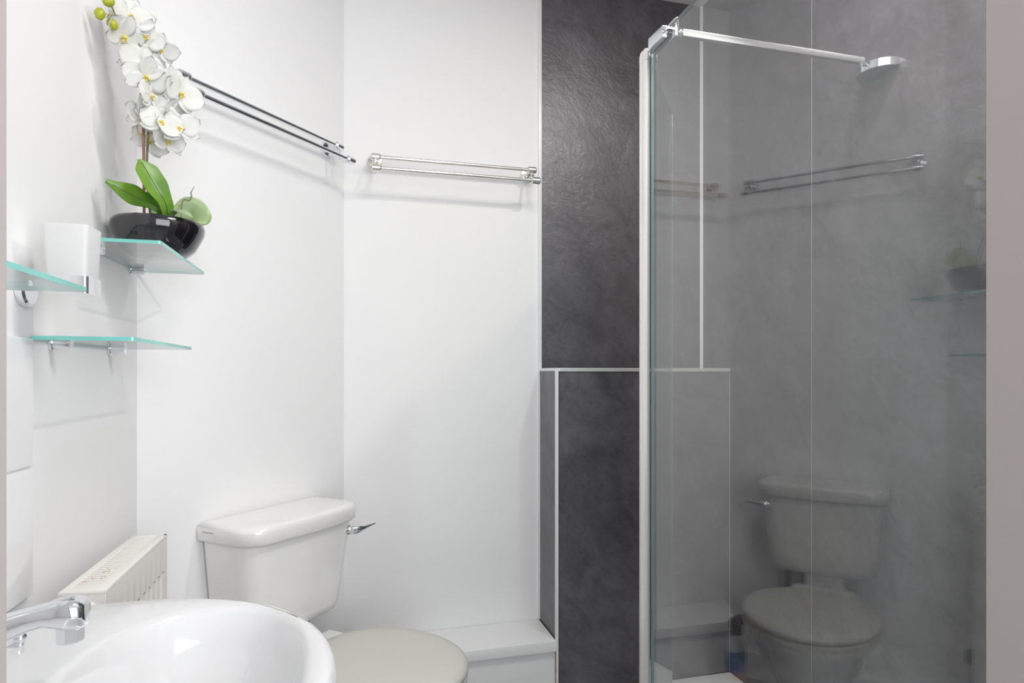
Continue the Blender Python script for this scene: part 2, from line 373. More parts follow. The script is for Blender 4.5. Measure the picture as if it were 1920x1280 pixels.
cb = prism([(G-0.017, 1.345), (G-0.0005, 1.365), (G-0.0005, 1.285), (G-0.013, 1.285)], 1.886, 1.913, 0.003)
box(G-0.003, G+GT+0.003, 1.285, 1.366, 1.9085, 1.914, 0.002, bm=cb)
cbo = obj('glass_clamp', cb, M['chrome'], ss, smooth=35)
box_in = box(G+GT+0.0005, G+GT+0.010, 1.262, 1.300, 1.880, 1.922, 0.003)
obj('inner_clamp', box_in, M['chrome'], ss, smooth=35)
cn = tube([(G+GT+0.008, 1.272, 1.893), (G+GT+0.024, 1.270, 1.893)], 0.0045, 12); lathe([(0.0075, -0.002), (0.0085, 0), (0.0075, 0.003)], (G+GT+0.016, 1.271, 1.893), (1, 0, 0), 16, bm=cn)
obj('bar_connector', cn, M['chrome'], ss, smooth=True)
obj('brace_bar', box(0.7325, 1.226, 1.264, 1.276, 1.884, 1.899, 0.0012), M['satin'], ss, smooth=35)
hd = [(XR-0.0005, 1.340)]
for k in range(0, 25):
    a = PI/2+PI*k/24; hd.append((XR-0.0005+0.056*math.cos(a), 1.285+0.054*math.sin(a)))
wb = prism(hd, 1.874, 1.893, 0.003); obj('wall_bracket', wb, M['chrome'], ss, smooth=35)
obj('bracket_pin', tube([(1.222, 1.270, 1.884), (1.246, 1.272, 1.884)], 0.004, 12), M['chrome'], ss, smooth=True)
obj('bottom_rail', box(G-0.004, G+GT+0.004, YD+0.002, 1.362, 0.098, 0.113, 0.001), M['screenframe'], ss)

# ------------------------------------------------------------------ shower tray
ty = thing('shower_tray', 'white shower tray on floor behind the glass screen', 'shower tray', (1.0, 1.18, 0))
def rrect(x0, x1, y0, y1, r, z, n=6):
    out = []
    for cx, cy, a0 in ((x1-r, y1-r, 0), (x0+r, y1-r, 90), (x0+r, y0+r, 180), (x1-r, y0+r, 270)):
        for k in range(n+1):
            a = math.radians(a0+90*k/n); out.append(Vector((cx+r*math.cos(a), cy+r*math.sin(a), z)))
    return out
tx0, tx1, ty0, ty1 = 0.672, XR-0.001, YD+0.002, YF-0.001
tray = loft([rrect(tx0, tx1, ty0, ty1, 0.006, 0.0), rrect(tx0, tx1, ty0, ty1, 0.006, 0.092), rrect(tx0+0.004, tx1-0.002, ty0+0.002, ty1-0.002, 0.006, 0.098),
             rrect(tx0+0.05, tx1-0.035, ty0+0.04, ty1-0.035, 0.03, 0.098), rrect(tx0+0.058, tx1-0.043, ty0+0.048, ty1-0.043, 0.035, 0.092),
             rrect(tx0+0.085, tx1-0.07, ty0+0.08, ty1-0.07, 0.04, 0.066)])
obj('tray_body', tray, M['tray'], ty, smooth=50)
obj('waste_cover', lathe([(0.0, 0.0), (0.045, 0.0), (0.045, 0.004), (0.040, 0.007), (0, 0.008)], (0.98, 1.60, 0.0655), n=32), M['chrome'], ty, smooth=35)

# ------------------------------------------------------------------ double towel rails
def make_rail(name, label, loc, rz, mat, drop=0.047, hw=0.258):
    t = thing(name, label, 'towel rail', loc, rz, 'double towel rails on the white walls')
    for s in (-1, 1):
        x = s*hw
        fl = lathe([(0.0, 0.0005), (0.024, 0.0005), (0.0245, 0.006), (0.022, 0.011), (0.012, 0.013), (0, 0.013)], (x, 0, 0), (0, -1, 0), 32)
        obj('wall_flange', fl, mat, t, True, 35)
        br = tube([(x, -0.010, 0), (x, -0.046, 0)], 0.0085, 16)
        lathe([(0, -0.015), (0.0095, -0.015), (0.0118, -0.012), (0.0118, 0.012), (0.0095, 0.015), (0, 0.015)], (x, -0.052, 0.002), (1, 0, 0), 24, bm=br)
        tube(bez((x, -0.054, -0.004), (x, -0.056, -0.044), (x, -0.066, -0.056), (x, -0.094, -drop), 10), 0.0042, 10, bm=br)
        lathe([(0, -0.015), (0.0095, -0.015), (0.0118, -0.012), (0.0118, 0.012), (0.0095, 0.015), (0, 0.015)], (x, -0.098, -drop), (1, 0, 0), 24, bm=br)
        obj('bracket_arm', br, mat, t, True, 35)
    obj('rail_bar', tube([(-hw, -0.052, 0.002), (hw, -0.052, 0.002)], 0.0062, 16), mat, t, True, 35)
    obj('rail_bar', tube([(-hw, -0.098, -drop), (hw, -0.098, -drop)], 0.0062, 16), mat, t, True, 35)
    return t
rzA = math.atan2(DA.y, DA.x)
make_rail('towel_rail', 'chrome double towel rail on the angled wall behind the orchid', A(-0.340, 0, 1.822), rzA, M['chrome'])
make_rail('towel_rail', 'warm nickel double towel rail on back wall beside slate panel', (0.356, YB, 1.815), 0, M['nickel'])

# ------------------------------------------------------------------ glass shelves
def shelf_outline(y0, y1, x1, r=0.004):
    return [(XL+0.004, y0), (x1-r, y0), (x1-r*0.3, y0+r*0.3), (x1, y0+r), (x1, y1-r), (x1-r*0.3, y1-r*0.3), (x1-r, y1), (XL+0.004, y1)]
def glass_shelf(label, y0, y1, x1, z, brackets):
    t = thing('glass_shelf', label, 'shelf', (XL, (y0+y1)/2, z), group='glass shelves on the left wall')
    obj('glass_pane', slab(prism(shelf_outline(y0, y1, x1), z-0.006, z), (0, 0, 1)), [M['shelfglass'], M['edge']], t)
    for by in brackets:
        b = tube([(XL+0.0005, by, z-0.011), (XL+0.030, by, z-0.011)], 0.0075, 16)
        lathe([(0.009, 0), (0.009, 0.004), (0.0075, 0.006)], (XL+0.0005, by, z-0.011), (1, 0, 0), 20, bm=b)
        box(XL+0.008, XL+0.032, by-0.006, by+0.006, z-0.007, z+0.004, 0.0015, bm=b)
        obj('shelf_clip', b, M['chrome'], t, smooth=35)
    return t
glass_shelf('clear glass shelf holding the potted orchid, upper one in the corner', 1.235, 1.594, -0.311, 1.364, (1.30, 1.545))
glass_shelf('empty glass shelf below the one carrying the orchid', 1.088, 1.471, -0.311, 1.186, (1.160, 1.418))
glass_shelf('glass shelf cut by the left frame edge, in front of the frosted tumbler', 0.520, 0.906, -0.311, 1.238, (0.60, 0.83))

# ------------------------------------------------------------------ tumbler in holder
hx, hy = -0.386, 1.068
th = thing('tumbler_holder', 'square chrome tumbler holder fixed to the left wall', 'holder', (XL, hy, 1.26))
ringb = bmesh.new()
R0, R1 = 0.0285, 0.0260
oz = (1.246, 1.271)
ring = loft([rrect(hx-R0, hx+R0, hy-R0, hy+R0, 0.006, oz[0]), rrect(hx-R0, hx+R0, hy-R0, hy+R0, 0.006, oz[1]),
             rrect(hx-R1, hx+R1, hy-R1, hy+R1, 0.005, oz[1]), rrect(hx-R1, hx+R1, hy-R1, hy+R1, 0.005, oz[0]+0.003), rrect(hx-R1, hx+R1, hy-R1, hy+R1, 0.005, oz[0]+0.0029)], cap0=True, cap1=True)
obj('square_cup', ring, M['chrome'], th, smooth=35)
obj('arm', box(XL+0.012, hx-R0+0.001, hy-0.010, hy+0.010, 1.250, 1.266, 0.002), M['chrome'], th, smooth=35)
obj('wall_plate', lathe([(0, 0.0005), (0.024, 0.0005), (0.025, 0.004), (0.0245, 0.010), (0.021, 0.0125), (0, 0.0125)], (XL, hy, 1.252), (1, 0, 0), 40), M['chrome'], th, smooth=35)
tm = thing('tumbler', 'square frosted white glass tumbler held in chrome holder', 'tumbler', (hx, hy, 1.243))
tw = loft([rrect(hx-0.0253, hx+0.0253, hy-0.0253, hy+0.0253, 0.006, 1.2500), rrect(hx-0.029, hx+0.029, hy-0.029, hy+0.029, 0.006, 1.345),
           rrect(hx-0.0265, hx+0.0265, hy-0.0265, hy+0.0265, 0.005, 1.345), rrect(hx-0.024, hx+0.024, hy-0.024, hy+0.024, 0.005, 1.256)])
obj('tumbler_body', tw, M['frosted'], tm, smooth=35)

# ------------------------------------------------------------------ radiator
RX0, RX1, RY0, RY1, RZ0, RZ1 = -0.412, -0.348, 1.085, 1.428, 0.215, 0.803
ra = thing('radiator', 'cream panel radiator on left wall with rust-spotted top grille', 'radiator', ((RX0+RX1)/2, (RY0+RY1)/2, RZ0))
# front panel with shallow vertical corrugations
def corr_panel(xf, sgn):
    b = bmesh.new(); rings = []
    n = 96; ys = [RY0+0.0015+(RY1-RY0-0.003)*i/n for i in range(n+1)]
    def dx(y):
        u = ((y-RY0-0.02)/0.0325) % 1.0
        return 0.0 if (y < RY0+0.022 or y > RY1-0.022) else (0.0045 if 0.30 < u < 0.70 else 0.0)
    zs = [(RZ0, 0), (RZ0+0.045, 0), (RZ0+0.058, 1), (RZ1-0.083, 1), (RZ1-0.070, 0), (RZ1-0.014, 0), (RZ1-0.0035, 0), (RZ1-0.001, -0.5)]
    for z, k in zs: rings.append([Vector((xf-sgn*(dx(y)*max(k, 0)+(0.004 if k < 0 else 0)), y, z)) for y in ys])
    return loft(rings, False, False, closed=False)
fp = corr_panel(RX1, 1)
box(RX1-0.014, RX1-0.006, RY0+0.006, RY1-0.006, RZ0, RZ1-0.0065, bm=fp)
obj('front_panel', fp, M['radiator'], ra, smooth=30)
# dashed seam: weld marks under the top edge
SM = []
for i in range(10):
    y = RY0+0.025+i*0.0315; SM.append(obj('seam_mark', box(RX1-0.001, RX1+0.0006, y, y+0.010, RZ1-0.0700, RZ1-0.0688), M['slot'], ra))
obj('back_panel', box(RX0+0.002, RX0+0.012, RY0+0.006, RY1-0.006, RZ0, RZ1-0.014, 0.003), M['radiator'], ra, smooth=35)
# side covers
for y0, y1, nm in ((RY0, RY0+0.006, 'n'), (RY1-0.006, RY1, 'f')):
    sc = box(RX0, RX1, y0, y1, RZ0+0.01, RZ1-0.002, 0.0028, 3)
    s_ = obj('side_cover', sc, M['radiator'], ra, smooth=35)
    if nm == 'n':
        sub('tapping_boss', lathe([(0.0, 0.0), (0.027, 0.0), (0.027, -0.003), (0.024, -0.006), (0.022, -0.003), (0, -0.003)], (-0.380, RY0, RZ1-0.042), (0, 1, 0), 32), M['radiator'], s_, smooth=35)
        sub('slot_hole', box(-0.388, -0.380, RY0-0.0006, RY0+0.001, RZ1-0.012, RZ1-0.0085), M['dark'], s_)
# top grille: frame, dark sheet beneath coloured as its shade, angled fins
gr = box(RX0+0.0004, RX0+0.013, RY0+0.003, RY1-0.003, RZ1-0.006, RZ1, 0.0015); box(RX1-0.017, RX1+0.0003, RY0+0.003, RY1-0.003, RZ1-0.007, RZ1, 0.0015, bm=gr)
box(RX0, RX1+0.0008, RY0-0.0008, RY0+0.040, RZ1-0.0065, RZ1-0.0003, 0.0015, bm=gr); box(RX0, RX1+0.0008, RY1-0.012, RY1+0.0008, RZ1-0.0065, RZ1-0.0003, 0.0015, bm=gr)
NF = 24
for i in range(NF):
    y = RY0+0.040+(RY1-0.012-RY0-0.040)*(i+0.5)/NF
    box(RX0+0.012, RX1-0.016, y-0.0045, y+0.0042, RZ1-0.004, RZ1-0.0008, 0.0008, bm=gr)
obj('top_grille', gr, M['radiator'], ra, smooth=35)
obj('grille_shade', box(RX0+0.014, RX1-0.014, RY0+0.03, RY1-0.01, RZ1-0.011, RZ1-0.009), M['slot'], ra)
rs = bmesh.new(); random.seed(3)
for (rx, ry) in ((-0.385, 1.150), (-0.378, 1.178), (-0.372, 1.152), (-0.364, 1.172), (-0.380, 1.195), (-0.398, 1.128), (-0.362, 1.158), (-0.374, 1.205)):
    for k in range(3):
        x = rx+random.uniform(-.006, .006); y = ry+random.uniform(-.008, .008)
        lathe([(0, 0), (random.uniform(.0008, .0022), 0), (0.0005, 0.0004)], (x, y, RZ1-0.0008), n=7, bm=rs)
obj('rust_spots', rs, M['rust'], ra)
ds = box(-0.352, -0.347, RY1-0.010, RY1-0.006, RZ1, RZ1+0.0008)
obj('vent_hole', ds, M['dark'], ra)
vv = tube([(-0.379, RY1-0.03, RZ0+0.05), (-0.379, RY1+0.030, RZ0+0.05), (-0.379, RY1+0.030, RZ0-0.02), (-0.379, RY1+0.030, 0.0)], [0.011, 0.011, 0.009, 0.0075], 12)
vo = obj('valve_pipe', vv, M['chrome'], ra, smooth=40)
sub('valve_cap', lathe([(0, 0), (0.013, 0), (0.015, 0.008), (0.014, 0.034), (0.009, 0.038), (0, 0.038)], (-0.379, RY1+0.030, RZ0+0.058), n=20), M['dark'], vo, smooth=35)
for y in (RY0+0.08, RY1-0.08):
    obj('wall_hook', box(XL+0.0005, RX0+0.004, y-0.012, y+0.012, 0.3, 0.7), M['radiator'], ra)

# ------------------------------------------------------------------ toilet (own axes: x along the wall, -y into the room)
TS = -0.335
to = thing('toilet', 'white close-coupled toilet with greenish cream seat against the angled wall', 'toilet', A(TS, 0.33), rzA)
OY = 0.33     # thing's base lies 0.33 m out from the wall: local y = OY - offset
def dring(x0, x1, o0, o1, r, z, n=8, bow=0.0):
    """D outline: straight against the wall (o0), rounded front corners (radius r), front bowed outward"""
    pts = [(x0, o0), (x1, o0)]
    for k in range(n+1):
        a = PI/2*k/n; pts.append((x1-r+r*math.cos(a), o1-r+r*math.sin(a)))
    m = 8
    for k in range(1, m): 
        t = k/m; pts.append((x1-r+(x0-x1+2*r)*t, o1))
    for k in range(n+1):
        a = PI/2+PI/2*k/n; pts.append((x0+r+r*math.cos(a), o1-r+r*math.sin(a)))
    out = []
    c = (x0+x1)/2; h = (x1-x0)/2
    for x, o in pts:
        if o > o0+1e-6: o = o+bow*(1-((x-c)/h)**2)*((o-o0)/(o1-o0))
        out.append(Vector((x, OY-o, z)))
    return out
cx0, cx1 = -0.182, 0.182
cist = loft([dring(-0.100, 0.100, 0.05, 0.105, 0.03, 0.452), dring(-0.135, 0.146, 0.030, 0.130, 0.04, 0.458), dring(-0.150, 0.161, 0.018, 0.146, 0.045, 0.470, bow=.004),
             dring(-0.156, 0.167, 0.012, 0.153, 0.045, 0.490, bow=.006), dring(-0.163, 0.174, 0.012, 0.160, 0.045, 0.55, bow=.008), dring(-0.172, 0.183, 0.012, 0.168, 0.045, 0.64, bow=.010), dring(-0.179, 0.190, 0.012, 0.175, 0.045, 0.716, bow=.012)])
ci = obj('cistern', cist, M['cistern'], to, True, 50)
lid = loft([dring(-0.187, 0.199, 0.006, 0.186, 0.055, 0.7165, bow=.012), dring(-0.192, 0.204, 0.004, 0.190, 0.058, 0.722, bow=.012), dring(-0.193, 0.205, 0.003, 0.192, 0.058, 0.748, bow=.012),
            dring(-0.191, 0.203, 0.004, 0.190, 0.057, 0.756, bow=.012), dring(-0.184, 0.196, 0.010, 0.183, 0.052, 0.7615, bow=.012), dring(-0.172, 0.184, 0.022, 0.170, 0.044, 0.763, bow=.012), dring(-0.150, 0.162, 0.04, 0.150, 0.035, 0.7645, bow=.010)])
li = obj('cistern_lid', lid, M['cistern'], to, True, 60)
# faint maker's script on the lid's left side
tc_ = bpy.data.curves.new('maker_mark', 'FONT'); tc_.body = 'Armitage Shanks'; tc_.size = 0.0062; tc_.extrude = 0.00005; tc_.shear = 0.4
to_ = bpy.data.objects.new('maker_mark', tc_); COL.objects.link(to_)
dg = bpy.context.evaluated_depsgraph_get(); me = bpy.data.meshes.new_from_object(to_.evaluated_get(dg)); bpy.data.objects.remove(to_)
mk = bpy.data.objects.new('maker_mark', me); COL.objects.link(mk); me.materials.clear(); me.materials.append(M['print'])
mk.parent = li; mk.location = (-0.19325, OY-0.022, 0.7405); mk.rotation_euler = (PI/2, 0, -PI/2)
# lever
lv = lathe([(0, 0), (0.013, 0), (0.014, 0.004), (0.011, 0.010), (0.008, 0.013), (0, 0.013)], (0.158, OY-0.176, 0.688), (0, -1, 0), 24)
lo = obj('lever_boss', lv, M['chrome'], to, True, 35)
lr = []
for t, wz, wy, y in ((0, .011, .009, -.016), (.10, .0125, .010, -.020), (.22, .012, .009, -.026), (.42, .0075, .006, -.030), (.7, .0045, .004, -.032), (1.0, .003, .0022, -.034)):
    x = 0.152+0.080*t; z = 0.688+0.006*t
    lr.append([Vector((x, OY-0.176+y+wy*math.sin(2*PI*k/14), z+wz*math.cos(2*PI*k/14))) for k in range(14)])
sub('flush_lever', loft(lr), M['chrome'], lo, True, 50, label='dark reflecting chrome lever pointing right')
def egg(cx, w, oa, ob, z, n=40, p=2.0):
    """egg outline: widest third from the hinge, pointed towards the front"""
    out = []; oc = oa+(ob-oa)*0.45
    for k in range(n):
        a = 2*PI*k/n; c, s = math.cos(a), math.sin(a)
        x = w*(abs(c)**(2/p))*(1 if c > 0 else -1)
        o = oc+(ob-oc if s > 0 else oc-oa)*(abs(s)**(2/p))*(1 if s > 0 else -1)
        out.append(Vector((cx+x, OY-o, z)))
    return out
OA, OB = 0.215, 0.642
obj('seat_lid', loft([egg(0, .180, OA+.004, OB-.006, .4165), egg(0, .187, OA, OB, .421), egg(0, .188, OA, OB, .428), egg(0, .184, OA+.003, OB-.004, .435), egg(0, .172, OA+.012, OB-.016, .4395), egg(0, .14, OA+.04, OB-.05, .4420), egg(0, .08, OA+.10, OB-.13, .4425)]), M['seat'], to, True, 60)
obj('seat_ring', loft([egg(0, .176, OA+.01, OB-.012, .396), egg(0, .186, OA+.004, OB-.002, .399), egg(0, .187, OA+.003, OB-.001, .411), egg(0, .180, OA+.01, OB-.01, .4155)]), M['seat'], to, True, 60)
hg = box(-0.090, 0.085, OY-0.228, OY-0.172, 0.405, 0.432, 0.006, 3)
obj('seat_hinge', hg, M['pvc'], to, True, 35, label='white plastic hinge block')
pan = loft([egg(0, .115, .20, .52, 0.0, p=2.6), egg(0, .115, .20, .52, 0.012, p=2.6), egg(0, .095, .20, .49, 0.05, p=2.4), egg(0, .088, .19, .47, 0.14, p=2.2), egg(0, .105, .18, .52, 0.22), egg(0, .145, .17, .59, 0.30), egg(0, .166, .18, .615, 0.362), egg(0, .174, .20, .628, 0.382), egg(0, .170, .205, .624, 0.395)])
box(-0.10, 0.10, OY-0.30, OY-0.035, 0.375, 0.4055, 0.010, 3, bm=pan)
box(-0.055, 0.055, OY-0.28, OY-0.04, 0.13, 0.385, 0.02, 3, bm=pan)
box(-0.06, 0.06, OY-0.12, OY-0.03, 0.395, 0.462, 0.01, 2, bm=pan)
obj('pan', pan, M['ceramic'], to, True, 50)
obj('water_pipe', tube([(0.125, OY-0.05, 0.46), (0.125, OY-0.05, 0.36), (0.130, OY-0.03, 0.30), (0.130, OY-0.02, 0.02)], 0.0075, 12), M['dark'], to, True, 40)

# ------------------------------------------------------------------ cleaning bottle beside the toilet (seen in the glass)
bxp, byp = 0.182, 1.800
cb_ = thing('spray_bottle', 'trigger spray bottle with navy head and blue label on floor behind the toilet seat', 'bottle', (bxp, byp, 0), math.radians(-30))
def ell(cx, cy, a, b, z, n=24): return [Vector((cx+a*math.cos(2*PI*k/n), cy+b*math.sin(2*PI*k/n), z)) for k in range(n)]
body = loft([ell(0, 0, .036, .024, 0.0), ell(0, 0, .040, .028, .005), ell(0, 0, .040, .028, .238), ell(0, 0, .038, .027, .247), ell(0, 0, .026, .020, .262), ell(0, 0, .014, .013, .275), ell(0, 0, .0125, .0125, .287)])
bo = obj('bottle_body', body, M['bottle'], cb_, True, 50)
lb = loft([ell(0, 0, .0405, .0285, .090), ell(0, 0, .0405, .0285, .236)], False, False)
sub('printed_label', lb, M['label'], bo, True, 50)
hdp = loft([ell(0, 0, .016, .016, .285), ell(0, 0, .016, .016, .307)])
for q0 in ((-0.045, 0.020, -0.013, 0.013, 0.306, 0.336),): box(*q0, 0.004, 2, bm=hdp)
box(-0.040, -0.030, -0.006, 0.006, 0.268, 0.315, 0.003, 2, bm=hdp)
obj('trigger_head', hdp, M['navy'], cb_, True, 35)

# ------------------------------------------------------------------ wash basin
ba = thing('wash_basin', 'white ceramic wash basin on left wall in the foreground', 'basin', (-0.24, 0.745, 0.0))
BZ = 0.800
def basin_outer(g, z, n=14):
    """D outline, flat on the wall side, rounded into the room; g grows it inward"""
    x0 = XL+0.001; xc = -0.300; a = 0.293-g; b = 0.292-g; yc = 0.748
    pts = []
    for k in range(2*n+1):
        t = -PI/2+PI*k/(2*n); c, s = math.cos(t), math.sin(t); p = 2.15
        pts.append((xc+a*abs(c)**(2/p), yc+b*(abs(s)**(2/p))*(1 if s >= 0 else -1)))
    for k in range(1, 5):
        t = k/4; pts.append((xc+(x0-xc)*t, yc+b-0.004*t))
    for k in range(1, 8):
        t = k/8; pts.append((x0, yc+b-0.004-(2*b-0.008)*t))
    for k in range(0, 4):
        t = k/4; pts.append((x0+(xc-x0)*t, yc-b+0.004*(1-t)))
    return [Vector((x, y, z)) for x, y in pts]
NB = len(basin_outer(0, 0))
def basin_inner(a, b, z, cx=-0.173, cy=0.748, p=2.3):
    ref = basin_outer(0, z); out = []
    for v in ref:
        t = math.atan2((v.y-cy)/b, (v.x-cx)/a); c, s = math.cos(t), math.sin(t)
        out.append(Vector((cx+a*abs(c)**(2/p)*(1 if c > 0 else -1), cy+b*abs(s)**(2/p)*(1 if s > 0 else -1), z)))
    return out
rings = [[Vector((-0.30+(v.x+0.30)*0.45, 0.748+(v.y-0.748)*0.42, 0.640)) for v in basin_outer(0, 0)],
         [Vector((-0.32+(v.x+0.32)*0.78, 0.748+(v.y-0.748)*0.75, 0.665)) for v in basin_outer(0, 0)],
         [Vector((-0.36+(v.x+0.36)*0.93, 0.748+(v.y-0.748)*0.92, 0.71)) for v in basin_outer(0, 0)],
         basin_outer(0.004, 0.752), basin_outer(0.0, 0.775), basin_outer(0.0015, 0.790), basin_outer(0.006, 0.797), basin_outer(0.013, BZ),
         basin_inner(0.139, 0.233, BZ), basin_inner(0.133, 0.226, BZ-0.003), basin_inner(0.128, 0.219, BZ-0.010), basin_inner(0.120, 0.206, BZ-0.040), basin_inner(0.105, 0.178, BZ-0.085), basin_inner(0.075, 0.125, BZ-0.118), basin_inner(0.035, 0.05, BZ-0.130)]
obj('basin_bowl', loft(rings), M['basin'], ba, smooth=60)
obj('waste_plug', lathe([(0, 0), (0.022, 0), (0.022, 0.002), (0.018, 0.005), (0, 0.006)], (-0.173, 0.748, BZ-0.1298), n=24), M['chrome'], ba, smooth=35)
ped = loft([ell(-0.30, 0.748, .10, .10, 0.0), ell(-0.30, 0.748, .095, .095, 0.02), ell(-0.31, 0.748, .070, .075, 0.12), ell(-0.315, 0.748, .068, .072, 0.45), ell(-0.31, 0.748, .085, .095, 0.62), ell(-0.30, 0.748, .10, .12, 0.66)])
obj('pedestal', ped, M['basin'], ba, smooth=50)

# ------------------------------------------------------------------ basin tap
tp = thing('basin_tap', 'chrome basin mixer tap with faceted spout end on the basin rim', 'tap', (-0.395, 0.765, BZ))
FY = 0.765
bd = lathe([(0, 0.0005), (0.027, 0.0005), (0.027, 0.006), (0.022, 0.012), (0.021, 0.058), (0.024, 0.064), (0.023, 0.080), (0.015, 0.087), (0, 0.088)], (-0.395, FY, BZ), n=32)
bo_ = obj('tap_body', bd, M['chrome'], tp, smooth=40)
sub('lever_handle', loft([[Vector((-0.41+0.0*k+dx, FY+wy*math.cos(2*PI*k/16), z+wz*math.sin(2*PI*k/16))) for k in range(16)] for dx, wy, wz, z in ((0.03, .012, .006, .893), (0.0, .014, .008, .896), (-0.02, .009, .006, .905), (-0.035, .007, .003, .912))]), M['chrome'], bo_, smooth=40)
sp_ = []
for x, z, wy, wz in ((-0.385, 0.850, .020, .022), (-0.355, 0.861, .018, .0165), (-0.335, 0.868, .0165, .0135), (-0.315, 0.8745, .0155, .0115), (-0.300, 0.878, .0155, .0115), (-0.292, 0.8785, .0175, .0140), (-0.280, 0.8785, .018, .016), (-0.268, 0.8765, .017, .0155), (-0.264, 0.875, .013, .012)):
    r_ = []
    for k in range(20):
        a = 2*PI*k/20; c, s = math.cos(a), math.sin(a); pp = 3.2
        r_.append(Vector((x, FY+wy*abs(c)**(2/pp)*(1 if c > 0 else -1), z+wz*abs(s)**(2/pp)*(1 if s > 0 else -1))))
    sp_.append(r_)
so = obj('spout', loft(sp_), M['chrome'], tp, smooth=50)
sub('aerator', lathe([(0, 0), (0.0125, 0), (0.0135, 0.003), (0.0135, 0.013), (0.0145, 0.016), (0.0145, 0.020)], (-0.279, FY, 0.848), n=8), M['chrome'], so, smooth=20)
pk = tube([(-0.380, 0.896, BZ-0.001), (-0.380, 0.896, BZ+0.004)], 0.0045, 12)
lathe([(0.0, -0.0080), (0.0035, -0.0070), (0.0066, -0.004), (0.0078, 0), (0.0066, 0.004), (0.0035, 0.0070), (0, 0.0078)], (-0.380, 0.896, BZ+0.0095), n=20, bm=pk)
obj('plug_knob', pk, M['chrome'], tp, smooth=50, label='small round chrome waste knob')

# ------------------------------------------------------------------ potted orchid on the upper shelf
SZ = 1.3645
px_, py_ = -0.3605, 1.412
orc = thing('potted_orchid', 'white moth orchid in black glossy bowl on upper glass shelf', 'plant', (px_, py_, SZ))
prof = [(r*1.035, h*0.97) for r, h in [(0, 0), (0.046, 0.0), (0.053, 0.003), (0.065, 0.014), (0.073, 0.030), (0.0805, 0.046), (0.083, 0.058), (0.0815, 0.067), (0.0785, 0.0705), (0.0765, 0.069), (0.0785, 0.058), (0.073, 0.050), (0, 0.050)]]
pot = obj('bowl', lathe(prof, (px_, py_, SZ), n=56), M['black'], orc, smooth=60)
obj('moss', lathe([(0, 0.052), (0.074, 0.052), (0.070, 0.058), (0.04, 0.063), (0, 0.065)], (px_, py_, SZ), n=24), M['soil'], orc, smooth=60)
stp = smoothpath([(-0.366, 1.390, 1.415), (-0.3735, 1.385, 1.518), (-0.370, 1.380, 1.600), (-0.366, 1.370, 1.659), (-0.366, 1.365, 1.709), (-0.374, 1.360, 1.747), (-0.387, 1.350, 1.776), (-0.398, 1.330, 1.783), (-0.405, 1.315, 1.791), (-0.409, 1.302, 1.799)])
obj('flower_stem', tube(stp, [0.0024-0.0012*i/len(stp) for i in range(len(stp))], 8), M['stem'], orc, smooth=True)
cane = [(-0.3790, 1.388, 1.415), (-0.3775, 1.378, 1.60), (-0.3760, 1.365, 1.700)]
obj('support_cane', tube(cane, 0.0026, 8), M['cane'], orc, smooth=True, label='reddish brown support cane')
st2 = smoothpath([(-0.330, 1.405, 1.415), (-0.338, 1.398, 1.475), (-0.346, 1.392, 1.510), (-0.349, 1.391, 1.520)])
so2 = obj('side_stem', tube(st2, 0.0016, 8), M['twig'], orc, smooth=True)
for pth in ([(-0.347, 1.391, 1.512), (-0.356, 1.389, 1.523), (-0.369, 1.384, 1.528)], [(-0.372, 1.378, 1.59), (-0.362, 1.372, 1.600), (-0.352, 1.368, 1.612)], [(-0.378, 1.376, 1.592), (-0.386, 1.372, 1.600), (-0.386, 1.368, 1.615)]):
    obj('flower_stalk', tube(smoothpath(pth, 4), 0.0011, 6), M['yellowstalk'], orc, smooth=True)
ar = smoothpath([(-0.318, 1.405, 1.425), (-0.318, 1.412, 1.460), (-0.316, 1.42, 1.484), (-0.305, 1.42, 1.484), (-0.301, 1.42, 1.494), (-0.302, 1.42, 1.500), (-0.296, 1.42, 1.513)])
obj('aerial_root', tube(ar, [0.0012]*(len(ar)-6)+[0.001, .0009, .0008, .0007, .0006, .0005], 6), M['stem'], orc, smooth=True)
def leaf(path, widths, up, thick=0.0012, fold=0.18, mat='leaf', vein=True, name='leaf'):
    pts = smoothpath(path, 6); n = len(pts); rings = []; cen = []
    for i, p in enumerate(pts):
        t = (pts[min(i+1, n-1)]-pts[max(i-1, 0)]).normalized(); u = Vector(up); side = t.cross(u).normalized(); nrm = side.cross(t).normalized()
        f = i/(n-1)*(len(widths)-1); k = min(int(f), len(widths)-2); f -= k; f = f*f*(3-2*f); wd = widths[k]*(1-f)+widths[k+1]*f
        top = [p+side*wd*x+nrm*(abs(x)**1.5*wd*fold+thick) for x in (-1, -.7, -.35, 0, .35, .7, 1)]
        bot = [p+side*wd*x+nrm*(abs(x)**1.5*wd*fold-thick) for x in (.97, .6, .3, 0, -.3, -.6, -.97)]
        rings.append(top+bot); cen.append((p+nrm*(thick+0.0002), p-nrm*(thick+0.0002)))
    o = obj(name, loft(rings), M[mat], orc, smooth=60)
    if vein:
        vb = tube([c[0] for c in cen[:-2]], 0.0006, 5); tube([c[1] for c in cen[:-2]], 0.0006, 5, bm=vb)
        sub('midrib', vb, M['vein'], o, smooth=True)
    return o
leaf([(-0.333, 1.365, 1.425), (-0.331, 1.345, 1.455), (-0.347, 1.335, 1.487), (-0.360, 1.332, 1.512), (-0.372, 1.332, 1.533)], [.006, .015, .0245, .023, .004], (0.75, -0.85, 0.25))
leaf([(-0.335, 1.368, 1.430), (-0.342, 1.362, 1.449), (-0.360, 1.354, 1.458), (-0.388, 1.343, 1.467), (-0.425, 1.322, 1.486)], [.006, .014, .016, .0235, .004], (0.25, -1.0, 0.55))
